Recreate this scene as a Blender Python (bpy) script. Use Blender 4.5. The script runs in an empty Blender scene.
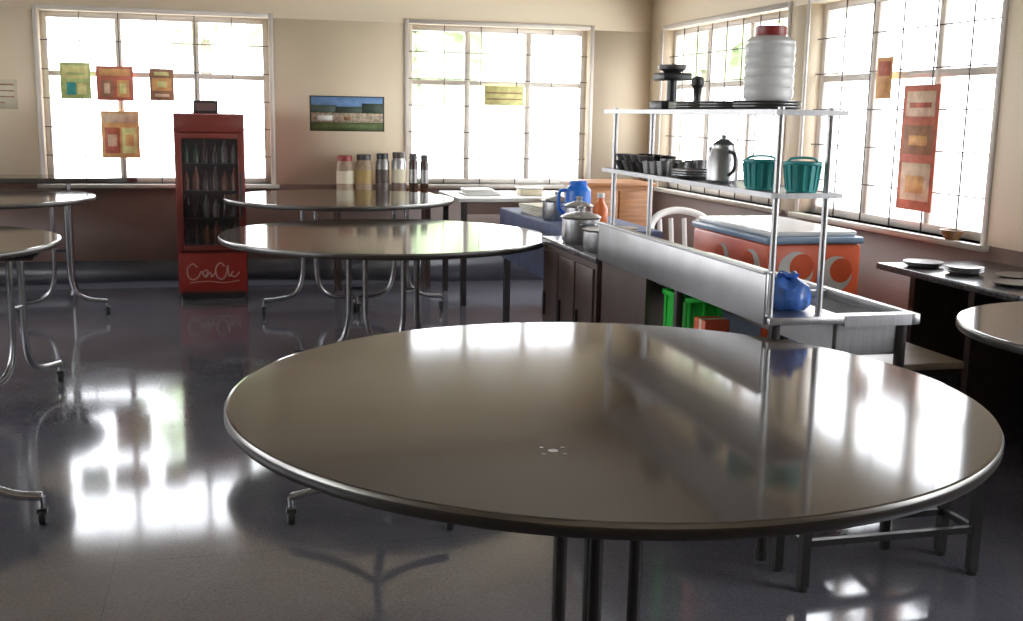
import bpy, bmesh, math, random
from mathutils import Vector, Matrix
random.seed(7)
S=bpy.context.scene
pi=math.pi
# ---------------------------------------------------------------- materials
MATS={}
def mat(name,col,rough=.5,metal=0.,noise=0.,nscale=8.,bump=0.,spec=.5,alpha=1.,emit=0.,coat=0.,trans=0.,stretch=None,rvar=0.,ior=1.5):
    if name in MATS: return MATS[name]
    m=bpy.data.materials.new(name); m.use_nodes=True
    nt=m.node_tree; b=nt.nodes['Principled BSDF']
    c=(*col,1)
    b.inputs['Base Color'].default_value=c
    b.inputs['Roughness'].default_value=rough
    b.inputs['Metallic'].default_value=metal
    b.inputs['Specular IOR Level'].default_value=spec
    b.inputs['IOR'].default_value=ior
    b.inputs['Alpha'].default_value=alpha
    b.inputs['Coat Weight'].default_value=coat
    b.inputs['Transmission Weight'].default_value=trans
    tc=nt.nodes.new('ShaderNodeTexCoord'); mp=nt.nodes.new('ShaderNodeMapping')
    nt.links.new(tc.outputs['Object'],mp.inputs['Vector'])
    if stretch: mp.inputs['Scale'].default_value=stretch
    n=nt.nodes.new('ShaderNodeTexNoise'); n.inputs['Scale'].default_value=nscale; n.inputs['Detail'].default_value=5
    nt.links.new(mp.outputs['Vector'],n.inputs['Vector'])
    if noise<=0: noise=.05
    r=nt.nodes.new('ShaderNodeValToRGB')
    r.color_ramp.elements[0].position=.3; r.color_ramp.elements[1].position=.7
    r.color_ramp.elements[0].color=tuple(x*(1-noise) for x in col)+(1,)
    r.color_ramp.elements[1].color=tuple(min(1,x*(1+noise)) for x in col)+(1,)
    nt.links.new(n.outputs['Fac'],r.inputs['Fac']); nt.links.new(r.outputs['Color'],b.inputs['Base Color'])
    if rvar:
        mr=nt.nodes.new('ShaderNodeMapRange'); mr.inputs['To Min'].default_value=max(0,rough-rvar); mr.inputs['To Max'].default_value=rough+rvar
        nt.links.new(n.outputs['Fac'],mr.inputs['Value']); nt.links.new(mr.outputs['Result'],b.inputs['Roughness'])
    if bump:
        bp=nt.nodes.new('ShaderNodeBump'); bp.inputs['Strength'].default_value=bump; bp.inputs['Distance'].default_value=.01
        nt.links.new(n.outputs['Fac'],bp.inputs['Height']); nt.links.new(bp.outputs['Normal'],b.inputs['Normal'])
    MATS[name]=m; return m
CREAM=mat('wall_paint_cream',(.83,.69,.50),.6,noise=.03,nscale=1.2)
DADO=mat('wall_paint_dado',(.16,.095,.078),.5,noise=.15,nscale=2)
DARKB=mat('skirting_dark',(.05,.05,.062),.35,noise=.2,nscale=4)
CEIL=mat('ceiling_paint',(.42,.38,.33),.8)
FRAME=mat('window_frame_paint',(.80,.73,.66),.5)
ROD=mat('grille_iron',(.10,.085,.08),.5,metal=.3)
SILL=mat('sill_stone',(.6,.54,.46),.35,noise=.1)
LAM=mat('table_laminate',(.058,.042,.032),.09,noise=.04,nscale=10,spec=.5,ior=1.33)
RIM=mat('table_rim_metal',(.22,.21,.20),.3,metal=1)
EDGE=mat('table_edge_band',(.035,.028,.024),.3)
CHROME=mat('chrome_tube',(.42,.42,.44),.25,metal=1)
IRON=mat('dark_iron',(.040,.036,.036),.4,metal=.5)
RUB=mat('castor_rubber',(.02,.02,.02),.5)
STEEL=mat('brushed_steel',(.45,.45,.46),.36,metal=1,noise=.12,nscale=6,stretch=(40,1,1))
STEELD=mat('steel_dull',(.28,.27,.27),.38,metal=.9,noise=.15)
RED=mat('cooler_red',(.36,.028,.02),.3,noise=.08)
REDD=mat('cooler_red_dark',(.18,.028,.02),.35)
BLK=mat('black_plastic',(.02,.02,.022),.35)
WHT=mat('white_plastic',(.78,.77,.74),.4)
INN=mat('cooler_interior',(.08,.05,.05),.6)
BLUE=mat('blue_plastic',(.01,.16,.72),.3)
NAVY=mat('blue_cloth',(.08,.10,.20),.7,noise=.2)
GREEN=mat('green_plastic',(.03,.60,.06),.35)
TEAL=mat('teal_plastic',(.03,.34,.34),.4)
ORG=mat('orange_red_panel',(.85,.12,.04),.35,noise=.12,nscale=5)
ORG2=mat('orange_plastic',(.8,.16,.03),.35)
WOOD=mat('wood_orange',(.45,.18,.06),.4,noise=.3,nscale=5,stretch=(1,1,12))
BROWN=mat('brown_panel',(.07,.045,.037),.45,noise=.2)
GRAN=mat('granite_dark',(.07,.065,.068),.2,noise=.5,nscale=60)
YEL=mat('yellow_plastic',(.7,.42,.04),.4)
PAPER=mat('paper_cream',(.75,.68,.5),.7)
JAR=mat('clear_jar_frosted',(.82,.82,.82),.25,noise=.04)
AMB=mat('amber_contents',(.20,.09,.03),.3,noise=.4,nscale=40)
MAR=mat('maroon_lid',(.30,.03,.03),.35)
BOT1=mat('bottle_dark',(.04,.02,.015),.2); BOT2=mat('bottle_green_dark',(.02,.08,.03),.2); BOT3=mat('bottle_orange_dark',(.26,.07,.03),.2); BOT4=mat('bottle_clear_dark',(.16,.15,.15),.2)
def floor_mat():
    m=bpy.data.materials.new('floor_polished_stone'); m.use_nodes=True; nt=m.node_tree; b=nt.nodes['Principled BSDF']
    tc=nt.nodes.new('ShaderNodeTexCoord')
    n=nt.nodes.new('ShaderNodeTexNoise'); n.inputs['Scale'].default_value=2.5; n.inputs['Detail'].default_value=8
    n2=nt.nodes.new('ShaderNodeTexNoise'); n2.inputs['Scale'].default_value=110
    nt.links.new(tc.outputs['Object'],n.inputs['Vector']); nt.links.new(tc.outputs['Object'],n2.inputs['Vector'])
    r=nt.nodes.new('ShaderNodeValToRGB'); r.color_ramp.elements[0].position=.35; r.color_ramp.elements[1].position=.65
    r.color_ramp.elements[0].color=(.088,.085,.105,1); r.color_ramp.elements[1].color=(.165,.16,.188,1)
    mx=nt.nodes.new('ShaderNodeMath'); mx.operation='MULTIPLY_ADD'; mx.inputs[1].default_value=.5
    nt.links.new(n2.outputs['Fac'],mx.inputs[0]); 
    m2=nt.nodes.new('ShaderNodeMath'); m2.operation='MULTIPLY'; m2.inputs[1].default_value=.5
    nt.links.new(n.outputs['Fac'],m2.inputs[0]); nt.links.new(m2.outputs[0],mx.inputs[2])
    nt.links.new(mx.outputs[0],r.inputs['Fac'])
    br=nt.nodes.new('ShaderNodeTexBrick'); br.offset=0; br.inputs['Scale'].default_value=1
    br.inputs['Brick Width'].default_value=2.6; br.inputs['Row Height'].default_value=1.95; br.inputs['Mortar Size'].default_value=.002
    br.inputs['Color1'].default_value=(1,1,1,1); br.inputs['Color2'].default_value=(1,1,1,1); br.inputs['Mortar'].default_value=(.7,.7,.7,1)
    nt.links.new(tc.outputs['Object'],br.inputs['Vector'])
    mm=nt.nodes.new('ShaderNodeMix'); mm.data_type='RGBA'; mm.blend_type='MULTIPLY'; mm.inputs['Factor'].default_value=1
    nt.links.new(r.outputs['Color'],mm.inputs['A']); nt.links.new(br.outputs['Color'],mm.inputs['B'])
    nt.links.new(mm.outputs['Result'],b.inputs['Base Color'])
    mr=nt.nodes.new('ShaderNodeMapRange'); mr.inputs['To Min'].default_value=.05; mr.inputs['To Max'].default_value=.13
    nt.links.new(n.outputs['Fac'],mr.inputs['Value']); nt.links.new(mr.outputs['Result'],b.inputs['Roughness'])
    bp=nt.nodes.new('ShaderNodeBump'); bp.inputs['Strength'].default_value=.015; bp.inputs['Distance'].default_value=.01
    nt.links.new(n.outputs['Fac'],bp.inputs['Height']); nt.links.new(bp.outputs['Normal'],b.inputs['Normal'])
    b.inputs['Specular IOR Level'].default_value=.5
    return m
FLOOR=floor_mat()
# ---------------------------------------------------------------- builder
class B:
    def __init__(s,name): s.name=name; s.bm=bmesh.new(); s.m=[]
    def mi(s,m):
        if m not in s.m: s.m.append(m)
        return s.m.index(m)
    def _set(s,faces,m):
        i=s.mi(m)
        for f in faces: f.material_index=i
    def box(s,x0,x1,y0,y1,z0,z1,m,bev=0,rot=None):
        vs=[s.bm.verts.new((x,y,z)) for x in (x0,x1) for y in (y0,y1) for z in (z0,z1)]
        F=[(0,1,3,2),(4,6,7,5),(0,4,5,1),(2,3,7,6),(0,2,6,4),(1,5,7,3)]
        fs=[s.bm.faces.new([vs[i] for i in f]) for f in F]
        s._set(fs,m)
        if rot:
            c=Vector(((x0+x1)/2,(y0+y1)/2,(z0+z1)/2)); bmesh.ops.rotate(s.bm,verts=vs,cent=c,matrix=Matrix.Rotation(rot[0],3,rot[1]))
        if bev:
            es=list({e for f in fs for e in f.edges})
            r=bmesh.ops.bevel(s.bm,geom=es,offset=bev,segments=2,affect='EDGES',profile=.5)
            s._set(r['faces'],m)
        return vs
    def lathe(s,cx,cy,prof,m,seg=32,axis='Z',cz=0,mats=None,capb=True,capt=True,sx=1,sy=1):
        rings=[]
        for r,z in prof:
            ring=[]
            for k in range(seg):
                a=2*pi*k/seg; p=(r*math.cos(a)*sx,r*math.sin(a)*sy,z)
                if axis=='X': p=(p[2],p[0],p[1])
                elif axis=='Y': p=(p[0],p[2],p[1])
                ring.append(s.bm.verts.new((cx+p[0],cy+p[1],cz+p[2])))
            rings.append(ring)
        for i in range(len(rings)-1):
            mm=mats[i] if mats else m
            fs=[s.bm.faces.new([rings[i][k],rings[i][(k+1)%seg],rings[i+1][(k+1)%seg],rings[i+1][k]]) for k in range(seg)]
            s._set(fs,mm)
        if capb: s._set([s.bm.faces.new(rings[0][::-1])],mats[0] if mats else m)
        if capt: s._set([s.bm.faces.new(rings[-1])],mats[-1] if mats else m)
    def cyl(s,cx,cy,z0,z1,r,m,seg=24,r2=None): s.lathe(cx,cy,[(r,z0),(r if r2 is None else r2,z1)],m,seg)
    def tube(s,pts,r,m,seg=10,smooth=True,closed=False):
        P=[Vector(p) for p in pts]
        if smooth and len(P)>2:
            Q=[]
            n=len(P)
            for i in range(n-1 if not closed else n):
                p0=P[(i-1)%n] if (closed or i>0) else P[0]; p1=P[i]; p2=P[(i+1)%n]; p3=P[(i+2)%n] if (closed or i+2<n) else P[-1]
                for k in range(6):
                    t=k/6
                    Q.append(.5*((2*p1)+(p2-p0)*t+(2*p0-5*p1+4*p2-p3)*t*t+(3*p1-p0-3*p2+p3)*t**3))
            if not closed: Q.append(P[-1])
            P=Q
        n=len(P); rings=[]
        up=None
        for i,p in enumerate(P):
            if closed: d=(P[(i+1)%n]-P[i-1])
            else: d=(P[min(i+1,n-1)]-P[max(i-1,0)])
            d.normalize()
            if up is None: up=Vector((0,0,1)) if abs(d.z)<.9 else Vector((1,0,0))
            a=d.cross(up)
            if a.length<1e-4: a=d.cross(Vector((0,1,0)))
            a.normalize(); b=a.cross(d).normalized(); up=b
            rings.append([s.bm.verts.new(p+r*(math.cos(2*pi*k/seg)*a+math.sin(2*pi*k/seg)*b)) for k in range(seg)])
        fs=[]
        for i in range(n if closed else n-1):
            A=rings[i];C=rings[(i+1)%n]
            for k in range(seg): fs.append(s.bm.faces.new([A[k],A[(k+1)%seg],C[(k+1)%seg],C[k]]))
        if not closed: fs.append(s.bm.faces.new(rings[0][::-1])); fs.append(s.bm.faces.new(rings[-1]))
        s._set(fs,m)
    def ball(s,c,r,m,sc=(1,1,1),seg=16):
        prof=[(max(.001,r*math.sin(pi*k/10)),-r*math.cos(pi*k/10)) for k in range(11)]
        s.lathe(c[0],c[1],[(a*sc[0],b*sc[2]) for a,b in prof],m,seg,cz=c[2])
    def done(s,parent=None,ang=38):
        bm=s.bm; bmesh.ops.recalc_face_normals(bm,faces=bm.faces[:]); bm.normal_update()
        xs=[v.co for v in bm.verts]
        mn=Vector((min(v.x for v in xs),min(v.y for v in xs),min(v.z for v in xs))); mx=Vector((max(v.x for v in xs),max(v.y for v in xs),max(v.z for v in xs)))
        o=Vector(((mn.x+mx.x)/2,(mn.y+mx.y)/2,mn.z))
        for v in bm.verts: v.co-=o
        for f in bm.faces: f.smooth=abs(f.normal.z)<.9999
        for e in bm.edges:
            if len(e.link_faces)==2 and e.calc_face_angle(0)>math.radians(ang): e.smooth=False
        me=bpy.data.meshes.new(s.name); bm.to_mesh(me); bm.free()
        for m in s.m: me.materials.append(m)
        ob=bpy.data.objects.new(s.name,me); ob.location=o
        S.collection.objects.link(ob)
        if parent: ob.parent=parent
        return ob
# ---------------------------------------------------------------- room
XL,XR,YF,YB,ZC=-4.3,3.55,-2.2,9.1,2.95
ZS,ZT=.82,2.12
TH=.22
b=B('floor'); b.box(XL-.3,XR+.3,YF-.3,YB+.3,-.12,0,FLOOR); o=b.done()
b=B('ceiling'); b.box(XL-.3,XR+.3,YF-.3,YB+.3,ZC,ZC+.15,CEIL); b.done()
def wall(name,axis,c0,c1,a0,a1,ops,upper,lower):
    b=B(name)
    def bx(p,q,z0,z1,m):
        if q-p<1e-4: return
        if axis=='X': b.box(p,q,c0,c1,z0,z1,m)
        else: b.box(c0,c1,p,q,z0,z1,m)
    bx(a0,a1,0,ZS,lower); bx(a0,a1,ZT,ZC,upper)
    p=a0
    for (u,v) in ops:
        bx(p,u,ZS,ZT,upper); p=v
    bx(p,a1,ZS,ZT,upper)
    return b.done()
back_ops=[(-4.0,-2.3),(-1.35,.34),(1.45,3.0)]
right_ops=[(.6,2.9),(4.6,6.4),(6.68,8.82)]
left_fill_ops=[(1.8,4.0),(4.8,7.0)]  # out-of-view openings, added to let in fill daylight
wall('wall_back','X',YB,YB+TH,XL-TH,XR+TH,back_ops,CREAM,DADO)
wall('wall_right','Y',XR,XR+TH,YF,YB,right_ops,CREAM,DADO)
wall('wall_left','Y',XL-TH,XL,YF,YB,left_fill_ops,CREAM,DADO)
wall('wall_front','X',YF-TH,YF,XL-TH,XR+TH,[],CREAM,DADO)
b=B('baseboard_back'); b.box(XL,XR,YB-.015,YB,0,.22,DARKB); b.done()
b=B('baseboard_right'); b.box(XR-.015,XR,YF,YB-.015,0,.22,DARKB); b.done()
b=B('baseboard_left'); b.box(XL,XL+.015,YF,YB-.015,0,.22,DARKB); b.done()
wn=[0]
def window(axis,c,sgn,u,v,mull,name=None):
    wn[0]+=1
    b=B('window_%d'%wn[0])
    def bx(p,q,d0,d1,z0,z1,m):
        e0,e1=sorted((c+sgn*d0,c+sgn*d1))
        if axis=='X': b.box(p,q,e0,e1,z0,z1,m)
        else: b.box(e0,e1,p,q,z0,z1,m)
    f=.045
    bx(u,u+f,.09,.15,ZS,ZT,FRAME); bx(v-f,v,.09,.15,ZS,ZT,FRAME)
    bx(u+f,v-f,.09,.15,ZS,ZS+f,FRAME); bx(u+f,v-f,.09,.15,ZT-f,ZT,FRAME)
    zt=1.66
    bx(u+f,v-f,.095,.145,zt-.02,zt+.02,FRAME)
    for mx in mull: 
        w=u+(v-u)*mx; bx(w-.022,w+.022,.093,.147,ZS+f,ZT-f,FRAME)
    nh=6
    for i in range(1,nh):
        z=ZS+(ZT-ZS)*i/nh
        bx(u,v,.06,.067,z-.0035,z+.0035,ROD)
    n=int((v-u)/.26)
    for i in range(1,n):
        w=u+(v-u)*i/n; bx(w-.0035,w+.0035,.067,.074,ZS,ZT,ROD)
    bx(u-.035,u,-.008,0,ZS-.0,ZT+.035,FRAME); bx(v,v+.035,-.008,0,ZS-.0,ZT+.035,FRAME); bx(u,v,-.008,0,ZT,ZT+.035,FRAME)
    bx(u-.06,v+.06,-.04,.09,ZS-.03,ZS,SILL)
    return b.done()
for q in back_ops: window('X',YB,1,*q,(.33,.67))
for q in right_ops: window('Y',XR,1,*q,(.33,.67))
for q in left_fill_ops: window('Y',XL,-1,*q,(.33,.67))  # added windows on the unseen left side, for fill light
# ---------------------------------------------------------------- tables
def castor(b,x,y):
    b.cyl(x,y,.055,.10,.012,CHROME,10)
    b.box(x-.016,x+.016,y-.02,y+.02,.045,.062,IRON)
    b.lathe(x-.012,y,[(.026,0),(.03,.004),(.03,.020),(.026,.024)],RUB,16,axis='X',cz=.030)
def frame(b,cx,cy,ang,z,spread=.28,off=.045):
    c,s_=math.cos(ang),math.sin(ang)
    for sg in (-1,1):
        def P(u,zz): return (cx+c*u,cy+s_*u,zz)
        b.tube([P(sg*off,z),P(sg*off,z-.2),P(sg*off,.42),P(sg*(off+.005),.28),P(sg*(off+.04),.165),P(sg*(off+.12),.115),P(sg*spread,.10)],.0165,CHROME)
        castor(b,cx+c*sg*spread,cy+s_*sg*spread)
    b.tube([(cx-c*off,cy-s_*off,.45),(cx+c*off,cy+s_*off,.45)],.010,CHROME,8,False)
def top(b,cx,cy,R,z,mark):
    b.lathe(cx,cy,[(R-.02,z-.032),(R-.004,z-.030),(R,z-.024),(R,z-.008),(R-.004,z-.001),(R-.010,z)],LAM,160,mats=[EDGE,EDGE,EDGE,RIM,LAM])
    mx_,my_=cx+mark[0],cy+mark[1]
    for k in range(4):
        a=k*pi/2+.6; b.lathe(mx_+.03*math.cos(a),my_+.03*math.sin(a),[(.004,z-.001),(.004,z+.001)],RIM,12)
    b.cyl(mx_,my_,z-.001,z+.001,.010,RIM,16)
def table(cx,cy,R,z,frames,mark=(0,0)):
    b=B('round_dining_table')
    top(b,cx,cy,R,z,mark)
    for (fx_,fy_,a,sp) in frames:
        frame(b,cx+fx_,cy+fy_,a,z-.05,sp)
    b.box(cx-R*.62,cx+R*.62,cy-.02,cy+.02,z-.055,z-.032,IRON)
    b.box(cx-.02,cx+.02,cy-R*.62,cy+R*.62,z-.0551,z-.0321,IRON)
    for (fx_,fy_,a,sp) in frames:
        b.box(cx+fx_-.10,cx+fx_+.10,cy+fy_-.10,cy+fy_+.10,z-.062,z-.05,IRON)
    return b.done()
def folding_table(cx,cy,R,z,mark):
    b=B('round_dining_table')
    top(b,cx,cy,R,z,mark)
    b.box(cx-R*.62,cx+R*.62,cy-.02,cy+.02,z-.055,z-.032,IRON)
    b.box(cx-.14,cx+.14,cy-.14,cy+.14,z-.06,z-.04,IRON)
    P=[(-.13,-.10),(-.04,-.10),(.06,-.10),(-.02,.0)]
    for (px,py) in P: b.tube([(cx+px,cy+py,.10),(cx+px,cy+py,z-.05)],.017,IRON,12,False)
    b.tube([(cx-.13,cy-.10,.135),(cx+.06,cy-.10,.135)],.012,IRON,8,False); b.tube([(cx-.02,cy-.10,.135),(cx-.02,cy+.0,.135)],.012,IRON,8,False)
    for (dx,dy) in ((-.36,-.36),(.36,-.36),(-.30,.0),(.30,.0)):
        b.tube([(cx+(.06 if dx>0 else -.13),cy-.10,.12),(cx+dx*.6,cy-.05+dy*.6,.105),(cx+dx,cy+dy,.095)],.015,IRON)
        castor(b,cx+dx,cy+dy)
    return b.done()
folding_table(.867,2.45,.89,.75,(-.26,-.45))
table(.83,5.98,.89,.75,[(-.16,0,0,.34),(.12,-.08,.5,.34)],(0.02,-.1))
table(.757,7.75,.79,.818,[(-.22,0,.1,.32),(.42,0,0,.30)])
table(-1.60,7.72,.75,.83,[(.50,.15,0,.28),(-.3,0,0,.28)])
table(-1.68,5.86,.86,.75,[(.68,-.22,1.15,.33),(-.4,0,1.2,.29)])
table(2.90,2.84,.62,.75,[(.1,0,0,.3),(-.05,0,1.5,.3)])
table(-1.62,3.72,.80,.75,[(.72,.12,.0,.26),(-.3,0,0,.28)])
b=B('oval_side_table')
b.lathe(-1.5,8.78,[(.84,.855),(.85,.86),(.85,.89),(.84,.895)],LAM,64,mats=[EDGE,EDGE,LAM],sy=.30)
for dx in (-.35,.35):
    b.tube([(-1.5+dx,8.78,.855),(-1.5+dx,8.78,.10),(-1.5+dx,8.62,.016)],.016,CHROME,10,False)
    b.tube([(-1.5+dx,8.78,.12),(-1.5+dx,8.95,.016)],.016,CHROME,10,False)
b.done()
b=B('rolling_stool')
b.lathe(.47,3.62,[(.13,.42),(.145,.43),(.145,.45),(.13,.46)],LAM,32,mats=[RIM,RIM,LAM])
b.cyl(.47,3.62,.14,.42,.016,CHROME)
for dx,dy in ((-.29,.05),(.23,-.11),(.07,.24)):
    b.tube([(.47,3.62,.22),(.47+dx*.4,3.62+dy*.4,.15),(.47+dx,3.62+dy,.10)],.014,CHROME)
    castor(b,.47+dx,3.62+dy)
b.done()
BT=mat('bench_top',(.30,.23,.17),.3,noise=.2)
def bench(x0,x1,y0,y1,h,tm):
    b=B('low_bench')
    b.box(x0,x1,y0,y1,h-.03,h,tm,.006)
    for x in (x0+.03,x1-.03):
        for y in (y0+.03,y1-.03): b.box(x-.014,x+.014,y-.014,y+.014,.012,h-.03,IRON); b.cyl(x,y,0,.014,.018,RUB,12)
        b.box(x-.01,x+.01,y0+.044,y1-.044,.14,.16,IRON)
    for y in (y0+.03,y1-.03): b.box(x0+.044,x1-.044,y-.01,y+.01,.14,.16,IRON); b.box(x0+.044,x1-.044,y-.01,y+.01,h-.06,h-.03,IRON)
    return b.done()
bench(2.28,2.86,3.74,4.18,.455,BT)
bench(1.62,2.27,2.78,3.0,.44,BROWN)
# ---------------------------------------------------------------- serving counter with rack
b=B('stainless_serving_counter')
x0,x1,y0,y1=1.60,2.13,3.02,4.62
b.box(x0,1.86,y0,y1,.775,.80,STEEL,.004)
b.box(2.10,x1,y0,y1,.765,.80,STEEL,.004); b.box(1.86,2.10,y0,y0+.05,.765,.80,STEEL); b.box(1.86,2.10,y1-.05,y1,.765,.80,STEEL)
b.box(1.86,2.10,y0+.05,y1-.05,.66,.67,STEEL)
b.box(1.85,1.86,y0+.05,y1-.05,.67,.775,STEEL); b.box(2.10,2.11,y0+.05,y1-.05,.67,.765,STEEL)
b.box(1.86,2.10,y0+.04,y0+.05,.67,.765,STEEL); b.box(1.86,2.10,y1-.05,y1-.04,.67,.765,STEEL)
for yy in (3.55,4.08): b.box(1.86,2.10,yy-.012,yy+.012,.77,.795,STEEL)
b.box(x0-.012,x0,y0+.02,y1,.775,.935,STEEL,.003); b.box(x0-.02,x0+.012,y0+.02,y1,.933,.943,STEEL,.003)
for (x,y) in ((1.64,3.06),(2.09,3.06),(1.64,4.58),(2.09,4.58),(1.64,3.82),(2.09,3.82)):
    b.cyl(x,y,.03,.775 if x<1.9 else .765,.018,IRON,12); b.lathe(x,y,[(.022,0),(.022,.03)],RUB,12)
for yy in (3.06,4.58): b.tube([(1.64,yy,.17),(2.09,yy,.17)],.013,IRON,8,False); 
for xx in (1.64,2.09): b.tube([(xx,3.06,.17),(xx,4.58,.17)],.013,IRON,8,False)
b.box(1.63,2.11,3.3,4.58,.30,.315,STEELD)
b.box(1.605,1.62,4.07,4.62,.10,.775,BROWN); b.box(1.605,2.13,4.605,4.62,.10,.765,BROWN)
b.done()
b=B('stainless_overshelf_rack')
for x in (1.63,1.80):
    for y in (3.08,4.56): b.cyl(x,y,.80,1.44,.0105,STEEL,12)
for z in (1.17,1.42):
    b.box(1.595,1.825,3.04,4.60,z,z+.008,STEEL)
    for (p,q,r_,s_) in ((1.59,1.597,3.04,4.60),(1.823,1.83,3.04,4.60),(1.59,1.83,3.033,3.04),(1.59,1.83,4.60,4.607)): b.box(p,q,r_,s_,z-.004,z+.012,STEEL)
b.done()
ZM,ZTp=1.178,1.428
def plates(name,x,y,z,r,n,m):
    b=B(name)
    for i in range(n):
        zz=z+i*.009
        b.lathe(x,y,[(r*.6,zz),(r*.75,zz+.002),(r,zz+.014),(r,zz+.016),(r*.74,zz+.005),(.01,zz+.004)],m,28)
    return b.done()
plates('steel_plate_stack',1.71,3.62,ZTp,.10,3,STEELD); plates('steel_plate_stack',1.71,3.88,ZTp,.09,3,STEELD)
plates('black_tray_stack',1.715,3.34,ZTp,.11,3,STEELD)
b=B('large_plastic_jar')
zz=ZTp+.035
prof=[(.07,zz),(.078,zz+.008)]
for i in range(5):
    q=zz+.012+i*.034
    prof+=[(.080,q+.004),(.081,q+.016),(.080,q+.026),(.077,q+.030)]
prof+=[(.078,zz+.187),(.066,zz+.198),(.046,zz+.205),(.046,zz+.212)]
b.lathe(1.715,3.34,prof,JAR,40)
b.lathe(1.715,3.34,[(.048,zz+.205),(.050,zz+.21),(.050,zz+.232),(.042,zz+.236)],MAR,30)
b.done()
b=B('kitchen_scale')
b.box(1.66,1.80,4.12,4.26,ZTp,ZTp+.04,BLK,.008); b.cyl(1.73,4.19,ZTp+.04,ZTp+.12,.02,BLK); b.box(1.67,1.79,4.13,4.25,ZTp+.12,ZTp+.15,BLK,.006); b.lathe(1.73,4.19,[(.03,ZTp+.15),(.055,ZTp+.165),(.06,ZTp+.18),(.05,ZTp+.182)],STEELD)
b.box(1.69,1.77,4.115,4.12,ZTp+.01,ZTp+.035,WHT)
b.done()
b=B('black_pepper_grinder'); b.lathe(1.77,4.03,[(.02,ZTp),(.022,ZTp+.01),(.014,ZTp+.05),(.018,ZTp+.09),(.026,ZTp+.10),(.024,ZTp+.125),(.008,ZTp+.135)],BLK,20); b.done()
b=B('steel_kettle'); z=ZM
b.lathe(1.70,3.62,[(.048,z),(.056,z+.01),(.056,z+.08),(.042,z+.115),(.038,z+.13),(.04,z+.135)],STEEL,28)
b.lathe(1.70,3.62,[(.04,z+.135),(.02,z+.15),(.008,z+.153),(.01,z+.163),(.004,z+.168)],STEEL,20)
b.tube([(1.70,3.57,z+.11),(1.70,3.53,z+.10),(1.70,3.525,z+.055),(1.70,3.565,z+.03)],.006,BLK)
b.tube([(1.70,3.675,z+.065),(1.70,3.71,z+.09),(1.70,3.725,z+.12)],.010,STEEL); b.done()
for i,(x,y) in enumerate(((1.665,3.26),(1.735,3.12))):
    b=B('teal_plastic_basket')
    b.lathe(x,y,[(.042,ZM),(.046,ZM+.002),(.055,ZM+.085),(.060,ZM+.09),(.060,ZM+.096),(.052,ZM+.09),(.042,ZM+.008),(.01,ZM+.008)],TEAL,20)
    for k in range(16):
        a=2*pi*k/16; b.tube([(x+.047*math.cos(a),y+.047*math.sin(a),ZM+.01),(x+.057*math.cos(a),y+.057*math.sin(a),ZM+.085)],.003,TEAL,6,False)
    b.tube([(x-.054,y,ZM+.09),(x-.035,y,ZM+.106),(x+.035,y,ZM+.106),(x+.054,y,ZM+.09)],.004,TEAL,8)
    b.done()
plates('steel_tray_stack',1.70,3.86,ZM,.085,3,STEEL)
b=B('steel_tumbler_set')
for i in range(9):
    x=1.64+.075*(i%3); y=4.02+.075*(i//3); h=.05+.02*random.random()
    b.lathe(x,y,[(.022,ZM),(.03,ZM+h),(.028,ZM+h),(.02,ZM+.004)],STEELD,16)
b.done()
b=B('dark_bowl_set')
for i in range(8):
    x=1.66+.1*(i%2); y=4.27+.085*(i//2) 
    if y>4.56: continue
    h=.04
    b.lathe(x,y,[(.02,ZM),(.04,ZM+h),(.038,ZM+h),(.018,ZM+.005)],[BLK,STEELD,IRON][i%3],18)
    b.lathe(x,y,[(.02,ZM+h*.9),(.036,ZM+h*1.7),(.034,ZM+h*1.7),(.018,ZM+h)],[STEELD,BLK][i%2],18)
b.done()
b=B('blue_plastic_bag'); 
prof=[(.03,.80),(.055,.803),(.072,.82),(.076,.85),(.066,.88),(.035,.90),(.02,.903),(.035,.915),(.025,.917)]
b.lathe(1.735,3.17,prof,mat('blue_bag_film',(.06,.18,.62),.25,noise=.5,nscale=18),40)
for v in b.bm.verts: 
    a=math.atan2(v.co.y-3.17,v.co.x-1.735); k=1+.07*math.sin(a*3+v.co.z*60)+.05*math.sin(a*8-v.co.z*90)+.03*math.sin(a*13+v.co.z*150); v.co.x=1.735+(v.co.x-1.735)*k; v.co.y=3.17+(v.co.y-3.17)*k
    if v.co.z>.805: v.co.z+=.006*math.sin(a*4)
b.done()
def crate(name,x0,x1,y0,y1,z0,z1,m):
    b=B(name); t=.008
    b.box(x0,x1,y0,y1,z0,z0+t,m)
    b.box(x0,x0+t,y0,y1,z0+t,z1-.02,m); b.box(x1-t,x1,y0,y1,z0+t,z1-.02,m); b.box(x0+t,x1-t,y0,y0+t,z0+t,z1-.02,m); b.box(x0+t,x1-t,y1-t,y1,z0+t,z1-.02,m)
    for x in (x0,(x0+x1)/2-.01,x1-.02):
        b.box(x+.001,x+.019,y0-.006,y0,z0,z1-.02,m); b.box(x+.001,x+.019,y1,y1+.006,z0,z1-.02,m)
    for y in (y0,(y0+y1)/2-.01,y1-.02):
        b.box(x0-.006,x0,y+.001,y+.019,z0,z1-.02,m); b.box(x1,x1+.006,y+.001,y+.019,z0,z1-.02,m)
    b.box(x0-.010,x1+.010,y0-.010,y0,z1-.02,z1,m); b.box(x0-.010,x1+.010,y1,y1+.010,z1-.02,z1,m); b.box(x0-.010,x0,y0,y1,z1-.02,z1,m); b.box(x1,x1+.010,y0,y1,z1-.02,z1,m)
    return b.done()
crate('green_plastic_crate',1.67,1.81,3.80,4.02,.315,.735,GREEN)
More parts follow.
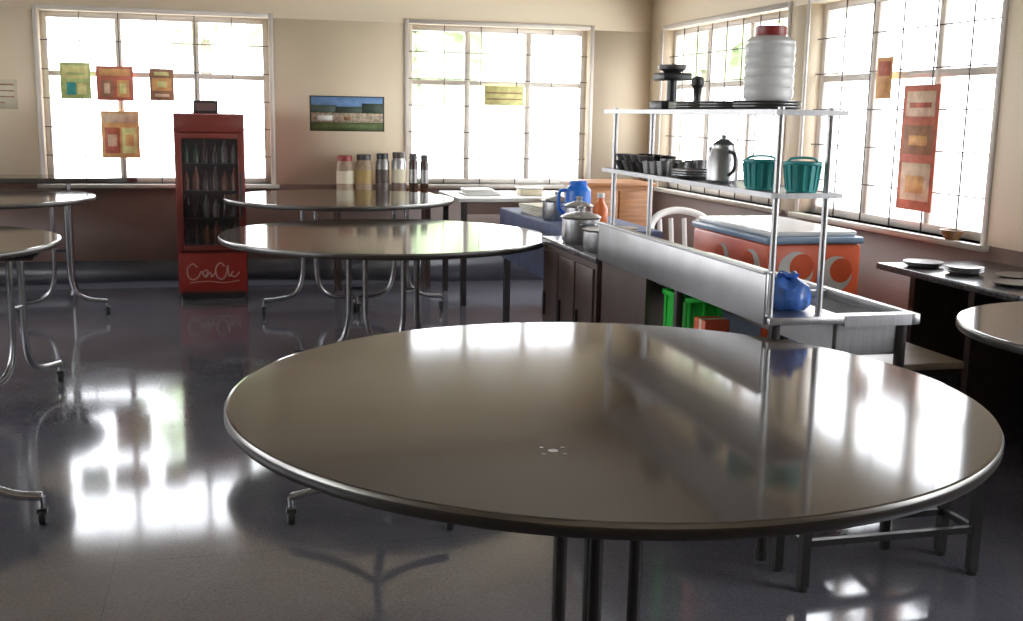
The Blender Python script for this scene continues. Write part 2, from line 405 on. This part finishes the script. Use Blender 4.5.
b=B('red_carton'); b.box(1.68,1.78,3.66,3.76,.315,.67,mat('red_card',(.75,.10,.04),.5),.004); b.box(1.679,1.781,3.69,3.71,.316,.671,PAPER); b.box(1.70,1.76,3.659,3.6601,.45,.6,PAPER); b.done()
# ---------------------------------------------------------------- dark cabinet w/ pots
b=B('dark_kitchen_cabinet')
b.box(1.60,2.10,4.66,5.52,.06,.75,BROWN); b.box(1.585,2.115,4.645,5.53,.75,.78,GRAN,.004); b.box(1.63,2.07,4.69,5.49,0,.06,BLK)
for y in (4.69,4.97,5.24): b.box(1.588,1.60,y,y+.25,.10,.72,BROWN,.003); b.box(1.575,1.588,y+.20,y+.212,.38,.50,IRON)
b.done()
def pot(name,x,y,z,r,h,lid=True):
    b=B(name)
    b.lathe(x,y,[(r*.9,z),(r,z+.015),(r,z+h-.01),(r+.008,z+h),(r-.004,z+h)] ,STEEL,36)
    if lid: b.lathe(x,y,[(r+.004,z+h),(r*.9,z+h+.01),(r*.3,z+h+.025),(.015,z+h+.028),(.015,z+h+.035),(.022,z+h+.045),(.01,z+h+.052)],STEEL,36)
    for s_ in (-1,1): b.tube([(x-.03,y+s_*r,z+h*.75),(x-.03,y+s_*(r+.03),z+h*.77),(x+.03,y+s_*(r+.03),z+h*.77),(x+.03,y+s_*r,z+h*.75)],.005,STEEL,8)
    return b.done()
pot('steel_stock_pot',1.71,4.90,.78,.095,.10,False); pot('steel_stock_pot',1.70,5.22,.78,.095,.13); pot('steel_stock_pot',1.95,5.35,.78,.09,.06,False)
b=B('blue_cloth_table')
b.box(1.80,2.34,5.72,7.30,.75,.78,NAVY,.006); b.box(1.795,1.80,5.72,7.30,.45,.775,NAVY); b.box(1.80,2.34,5.715,5.72,.45,.775,NAVY)
for x in (1.84,2.30):
    for y in (5.76,7.26): b.box(x-.02,x+.02,y-.02,y+.02,0,.75,IRON)
b.done()
b=B('blue_water_jug'); z=.78
b.lathe(1.97,6.12,[(.065,z),(.075,z+.01),(.075,z+.20),(.055,z+.225),(.045,z+.23)],BLUE,32); b.lathe(1.97,6.12,[(.05,z+.23),(.052,z+.25),(.04,z+.255)],BLUE,24)
b.tube([(1.90,6.12,z+.20),(1.86,6.12,z+.19),(1.855,6.12,z+.10),(1.895,6.12,z+.06)],.010,BLUE); b.done()
b=B('orange_bottle'); b.lathe(2.00,5.80,[(.035,z),(.04,z+.01),(.04,z+.12),(.018,z+.16),(.018,z+.18)],ORG2,24); b.cyl(2.00,5.80,z+.18,z+.205,.021,WHT,20); b.done()
pot('steel_stock_pot',1.90,5.88,.78,.075,.13); pot('steel_stock_pot',1.93,6.40,.78,.09,.12)
b=B('folded_newspaper_stack')
for i in range(5): b.box(1.86,2.16,6.62+.01*i,6.98,.78+i*.012,.791+i*.012,WHT if i%2 else PAPER,0,(.05*i,'Z'))
b.done()
b=B('white_topped_table')
b.box(1.62,2.60,7.87,8.65,.77,.80,WHT,.005)
for x in (1.67,2.55):
    for y in (7.9,8.6): b.box(x-.02,x+.02,y-.02,y+.02,0,.77,IRON)
b.box(1.67,2.55,7.89,7.91,.68,.77,DADO); b.done()
b=B('folded_white_cloth')
for k,(p,q) in enumerate(((1.72,2.0),(1.74,1.98),(1.73,1.95))): b.box(p,q,8.1,8.36-.02*k,.80+k*.016,.815+k*.016,WHT,.005)
b.done()
b=B('food_container'); b.box(2.15,2.33,8.1,8.24,.80,.85,PAPER,.01); b.box(2.145,2.335,8.095,8.245,.85,.862,WHT,.004); b.done()
b=B('jar_side_table')
b.box(.80,1.60,8.74,9.02,.74,.77,WOOD,.004)
for x in (.84,1.56):
    for y in (8.78,8.98): b.box(x-.018,x+.018,y-.018,y+.018,0,.74,BROWN)
b.done()
JC=mat('jar_contents_tan',(.30,.21,.13),.35,noise=.3,nscale=30)
JC2=mat('label_ochre',(.40,.27,.08),.5)
jars=[(.905,.068,.29,JC,PAPER,MAR),(1.055,.068,.30,JC,JC2,BLK),(1.205,.056,.31,STEELD,BROWN,BLK),(1.335,.058,.32,STEEL,PAPER,BROWN),(1.455,.036,.31,BOT1,STEELD,BLK),(1.545,.034,.30,BOT1,STEELD,BLK)]
for i,(x,r,h,m1,m2,m3) in enumerate(jars):
    y=8.88; z=.77
    b=B('spice_jar')
    b.lathe(x,y,[(r*.9,z),(r,z+.008),(r,z+h*.78),(r*.8,z+h*.85),(r*.8,z+h*.88)],m1,24)
    b.lathe(x,y,[(r*.84,z+h*.86),(r*.86,z+h),(r*.7,z+h+.004)],m3,24)
    b.lathe(x,y,[(r+.001,z+h*.25),(r+.001,z+h*.6)],m2,24,capb=False,capt=False)
    b.done()
b=B('wooden_cabinet')
wx0,wx1,wy0,wy1=2.40,2.92,7.34,7.80
b.box(wx0,wx1,wy0,wy1,.05,.92,WOOD); b.box(wx0-.02,wx1+.02,wy0-.02,wy1+.02,.92,.945,WOOD,.004); b.box(wx0+.02,wx1-.02,wy0+.03,wy1-.03,0,.05,BLK)
wm=(wx0+wx1)/2
b.box(wx0+.02,wm-.005,wy0-.015,wy0,.10,.89,WOOD,.004); b.box(wm+.005,wx1-.02,wy0-.015,wy0,.10,.89,WOOD,.004)
for x in (wm-.03,wm+.03): b.ball((x,wy0-.022,.55),.012,CHROME)
b.done()
b=B('white_plastic_chair')
cx,cy=2.72,6.20
b.box(cx-.20,cx+.22,cy-.21,cy+.21,.42,.44,WHT,.008)
for sx_,sy_ in ((-1,-1),(-1,1),(1,-1),(1,1)):
    b.tube([(cx+sx_*.19,cy+sy_*.19,.42),(cx+sx_*.25,cy+sy_*.23,0.012)],.02,WHT,8,False)
def bp(t,z,k=1.0): a=pi*(t); return (cx+.02-.24*math.cos(a),cy+.10+.16*math.sin(a)*k,z)
b.tube([(cx-.22,cy-.17,.44),(cx-.25,cy-.17,.64),(cx-.25,cy+.0,.67),bp(.12,.72),bp(.3,.80),bp(.5,.83),bp(.7,.80),bp(.88,.72),(cx+.28,cy,.67),(cx+.28,cy-.17,.64),(cx+.25,cy-.17,.44)],.022,WHT,10)
for t in (.2,.32,.44,.56,.68,.8):
    p=bp(t,.44,.6); q=bp(t,.78 if .3<t<.7 else .745); b.tube([p,q],.016,WHT,8,False)
b.done()
b=B('chest_freezer')
x0,x1,y0,y1=2.54,3.06,4.86,5.76
LB=mat('freezer_blue',(.22,.33,.50),.3); 
b.box(x0,x1,y0,y1,.10,.80,ORG,.02); b.box(x0-.008,x1+.008,y0-.008,y1+.008,.80,.835,LB,.012); b.box(x0+.02,x1-.02,y0+.02,y1-.02,.835,.862,mat('freezer_lid',(.80,.82,.84),.2),.01)
b.box(x0+.02,x1-.02,y0+.02,y1-.02,.04,.10,BLK)
for x in (x0+.06,x1-.06):
    for y in (y0+.06,y1-.06): b.cyl(x,y,0,.045,.025,RUB,12)
# white crescent decals (white disc + offset body-colour disc)
def cres(axis,u,z,r):
    c=(x0 if axis=='X' else y0)
    for (du,dz,rr,k,m) in ((0,0,r,.002,WHT),(r*.32,r*.2,r*.68,.004,ORG)):
        if axis=='X': b.lathe(c-k,u+du,[(rr,0),(rr*.99,k+.001)],m,32,axis='X',cz=z+dz)
        else: b.lathe(u+du,c-k,[(rr,0),(rr*.99,k+.001)],m,32,axis='Y',cz=z+dz)
cres('X',5.02,.66,.10); cres('X',5.36,.67,.08); cres('Y',2.70,.67,.095); cres('Y',2.92,.65,.09)
b.box(x0-.003,x0,4.88,5.74,.28,.40,LB); b.box(x0+.03,x1-.03,y0-.003,y0,.28,.40,LB)
b.done()
b=B('granite_wall_ledge')
b.box(2.94,XR-.002,3.56,4.54,.72,.75,GRAN,.004)
for y in (3.62,4.05,4.48): b.box(3.10,XR-.016,y-.02,y+.02,.0,.72,BROWN)
b.done()
for (x,y,r,m,n) in ((3.08,4.38,.09,STEELD,2),(3.12,4.14,.08,STEELD,3),(3.28,3.98,.10,STEELD,1),(3.1,3.80,.09,STEELD,1)):
    plates('steel_plate',x,y,.75,r,n,m)
b=B('sill_bowl'); b.lathe(3.54,4.82,[(.03,ZS),(.05,ZS+.03),(.06,ZS+.05),(.055,ZS+.05),(.03,ZS+.01)],AMB,20); b.done()
# ---------------------------------------------------------------- visi cooler
b=B('beverage_display_cooler')
x0,x1,y0,y1=-.375,.125,8.46,8.96
b.box(x0,x0+.03,y0,y1,.05,1.375,RED); b.box(x1-.03,x1,y0,y1,.05,1.375,RED); b.box(x0+.03,x1-.03,y1-.03,y1,.05,1.375,INN)
b.box(x0+.03,x1-.03,y0,y1-.03,1.345,1.375,RED); b.box(x0+.03,x1-.03,y0,y1-.03,.05,.36,REDD)
b.box(x0+.02,x1-.02,y0+.02,y1-.02,0,.05,BLK)
b.box(x0+.01,x1-.01,y0-.018,y0,.07,.35,RED,.006); b.box(x0,x1,y0-.02,y0,1.24,1.37,REDD,.004)
b.box(x0+.005,x0+.05,y0-.03,y0-.002,.37,1.235,REDD,.004); b.box(x1-.05,x1-.005,y0-.03,y0-.002,.37,1.235,REDD,.004)
b.box(x0+.05,x1-.05,y0-.03,y0-.002,.37,.41,REDD,.003); b.box(x0+.05,x1-.05,y0-.03,y0-.002,1.195,1.235,REDD,.003)
b.box(x1-.042,x1-.028,y0-.055,y0-.03,.62,.95,BLK,.004)
gl=mat('cooler_glass',(.07,.06,.06),.05,alpha=.25); b.box(x0+.05,x1-.05,y0-.018,y0-.014,.41,1.195,gl)
PK=mat('cooler_lettering',(.65,.28,.25),.4)
def scr(pts,r): b.tube([(x0+.06+p*.38,y0-.02,.13+q*.15) for p,q in pts],r,PK,6)
scr([(.20,.75),(.12,.95),(.02,.70),(.03,.30),(.12,.15),(.22,.30),(.28,.55),(.34,.30),(.40,.55),(.36,.62),(.30,.45),(.36,.28),(.44,.50),(.47,.28),(.53,.45)],.006)
scr([(.72,.80),(.64,.98),(.55,.70),(.57,.30),(.66,.15),(.74,.35),(.78,.85),(.80,.30),(.88,.55),(.84,.35),(.92,.28),(1.0,.5)],.006)
scr([(.05,0),(.4,.06),(.7,-.02),(1.0,.08)],.004)
bc=[BOT1,BOT3,BOT2,BOT1,BOT4,BOT1,BOT3]
for si,z in enumerate((.42,.62,.82,1.02)):
    b.box(x0+.03,x1-.03,y0+.02,y1-.04,z-.012,z-.006,BOT4)
    for i in range(6):
        x=x0+.075+i*.07; yy=y0+.07; h=.13+.03*((i*7+si*3)%2); m=bc[(i//2+si*3)%7]
        b.lathe(x,yy,[(.026,z-.006),(.028,z+h*.6),(.011,z+h*.85),(.011,z+h)],m,14)
        b.lathe(x,yy+.1,[(.026,z-.006),(.028,z+h*.6),(.011,z+h*.85),(.011,z+h)],bc[(i*3+si)%7],14)
b.done()
b=B('desk_sign'); b.box(-.235,-.06,8.60,8.63,1.375,1.47,BLK,.004); b.box(-.22,-.075,8.597,8.60,1.395,1.45,mat('sign_face',(.15,.08,.07),.5)); b.box(-.24,-.055,8.58,8.65,1.375,1.383,BLK); b.done()
# ---------------------------------------------------------------- posters
def poster(name,axis,c,u0,u1,z0,z1,base,parts):
    b=B(name); t=.003
    def bx(p,q,a,d,d0,d1,m):
        if axis=='X': b.box(p,q,c-d1,c-d0,a,d,m)
        else: b.box(c-d1,c-d0,p,q,a,d,m)
    bx(u0,u1,z0,z1,0,t,base)
    for k,(a,e,f,g,m) in enumerate(parts):
        bx(u0+(u1-u0)*a,u0+(u1-u0)*e,z0+(z1-z0)*f,z0+(z1-z0)*g,t,t+.0006*(k+1),m)
    return b.done()
def pm(n,c,**k):
    return mat(n,c,.7,noise=k.get('noise',.3),nscale=k.get('ns',15))
pG=pm('poster_green',(.50,.62,.22)); pR=pm('poster_red',(.60,.16,.10)); pO=pm('poster_orange',(.90,.42,.16)); pD=pm('poster_brown',(.38,.18,.10)); pP=pm('poster_pink',(.92,.58,.40)); pY=pm('poster_yellow',(.92,.80,.32))
cw=YB+.055
poster('window_poster','X',cw,-1.22,-1.00,1.47,1.74,pG,[(.08,.92,.55,.92,pY),(.2,.5,.1,.45,TEAL),(.55,.85,.12,.42,pY),(.2,.8,.66,.72,pG)])
poster('window_poster','X',cw,-.96,-.69,1.46,1.72,pR,[(.08,.92,.72,.92,pO),(.12,.45,.1,.6,pD),(.55,.88,.1,.6,pO),(.2,.36,.2,.5,pP),(.62,.8,.2,.5,pY)])
poster('window_poster','X',cw,-.57,-.39,1.47,1.71,pD,[(.1,.9,.3,.7,pO),(.2,.8,.78,.9,pY),(.3,.7,.4,.6,pY),(.2,.8,.1,.2,pP)])
poster('window_poster','X',cw,-.94,-.66,1.02,1.38,pO,[(.06,.94,.75,.95,pP),(.08,.48,.1,.65,pR),(.54,.92,.1,.65,pY),(.16,.4,.25,.5,pP),(.62,.84,.25,.5,pO)])
poster('window_poster','X',cw,2.10,2.44,1.48,1.64,pY,[(.05,.95,.62,.68,pD),(.05,.95,.3,.36,pD)])
poster('window_poster','Y',XR+.055,5.10,5.42,.93,1.60,pR,[(.1,.9,.75,.95,pP),(.1,.9,.45,.68,pD),(.1,.9,.08,.38,pP),(.25,.75,.52,.6,pO),(.25,.75,.14,.28,pO),(.2,.8,.82,.86,pR)])
poster('window_poster','Y',XR+.055,5.55,5.70,1.53,1.76,pO,[(.1,.9,.55,.9,pR)])
pB=pm('photo_sky',(.15,.30,.6),noise=.2); pH=pm('photo_hills',(.05,.08,.06)); pT=pm('photo_town',(.45,.36,.26),noise=.6,ns=40); pF=pm('photo_field',(.09,.13,.04))
poster('landscape_picture','X',YB,.65,1.25,1.25,1.53,BLK,[(.02,.98,.62,.97,pB),(.02,.35,.5,.74,pH),(.35,.7,.5,.70,pH),(.7,.98,.5,.80,pH),(.02,.98,.25,.52,pT),(.02,.98,.03,.25,pF),(.1,.3,.3,.45,WHT),(.45,.55,.32,.42,pD)])
poster('wall_notice','X',YB,-1.74,-1.52,1.38,1.60,PAPER,[(.1,.9,.8,.86,pD),(.1,.9,.6,.64,pD),(.1,.9,.4,.44,pD),(.1,.6,.2,.24,pD)])
# ---------------------------------------------------------------- outdoors
b=B('outdoor_ground'); b.box(-40,40,-30,50,-.6,-.5,mat('outdoor_paving',(.72,.72,.66),.9,noise=.15,nscale=.8)); b.done()
LEAF=mat('foliage',(.42,.50,.30),.8,noise=.45,nscale=3.5,bump=1.)
BARK=mat('bark',(.3,.25,.2),.9)
def tree(x,y,h,r):
    b=B('garden_tree')
    b.cyl(x,y,-.5,h*.6,.14,BARK,10,r2=.08)
    for i in range(26):
        a=random.random()*2*pi; d=random.random()*r; c=(x+d*math.cos(a),y+d*math.sin(a),h*.6+random.random()*h*.55); rr=r*(.12+.2*random.random())
        bm2=bmesh.ops.create_icosphere(b.bm,subdivisions=3,radius=rr,matrix=Matrix.Translation(c))
        for v in bm2['verts']:
            dd=(v.co-Vector(c)); v.co+=dd*random.uniform(-.35,.25)
        b._set({f for v in bm2['verts'] for f in v.link_faces},LEAF)
    b.done(ang=180)
for (x,y,h,r) in ((-3.5,17,3.6,1.6),(-.3,19.5,4.2,1.5),(3.2,20.5,3.2,1.6),(8.5,19,4,2),(11.5,8.5,4.2,1.8),(12,12.5,3.6,1.5),(12,5,3.4,1.3),(13,1.5,4,2),(-12,3,4,2)):
    tree(x,y,h,r)
# ---------------------------------------------------------------- light
w=bpy.data.worlds.new('overcast_sky'); S.world=w; w.use_nodes=True; nt=w.node_tree; bg=nt.nodes['Background']
tc=nt.nodes.new('ShaderNodeTexCoord'); sp=nt.nodes.new('ShaderNodeSeparateXYZ'); rp=nt.nodes.new('ShaderNodeValToRGB')
nt.links.new(tc.outputs['Generated'],sp.inputs[0]); nt.links.new(sp.outputs['Z'],rp.inputs['Fac'])
rp.color_ramp.elements[0].color=(.94,.96,1,1); rp.color_ramp.elements[1].color=(.84,.90,1,1)
nt.links.new(rp.outputs['Color'],bg.inputs['Color']); bg.inputs['Strength'].default_value=11.
def portal(axis,c,u,v,rot):
    l=bpy.data.lights.new('sky_portal','AREA'); l.shape='RECTANGLE'; l.size=v-u; l.size_y=ZT-ZS; l.cycles.is_portal=True
    o=bpy.data.objects.new('sky_portal',l); S.collection.objects.link(o)
    mid=(u+v)/2; o.location=(mid,c,(ZS+ZT)/2) if axis=='X' else (c,mid,(ZS+ZT)/2); o.rotation_euler=rot
for u,v in back_ops: portal('X',YB+TH+.01,u,v,(-pi/2,0,0))
for u,v in right_ops: portal('Y',XR+TH+.01,u,v,(pi/2,0,pi/2))
for u,v in left_fill_ops: portal('Y',XL-TH-.01,u,v,(pi/2,0,-pi/2))
# ---------------------------------------------------------------- camera
cam=bpy.data.cameras.new('camera'); co=bpy.data.objects.new('camera',cam); S.collection.objects.link(co); S.camera=co
cam.sensor_width=36; cam.lens=1100/1023*36; cam.clip_start=.05
co.matrix_world=Matrix.Translation((0,0,1.4))@Matrix.Rotation(-math.radians(14.5),4,'Z')@Matrix.Rotation(pi/2-.1755,4,'X')@Matrix.Rotation(.0178,4,'Z')
S.view_settings.view_transform='Standard'; S.view_settings.exposure=0; S.view_settings.gamma=1.12
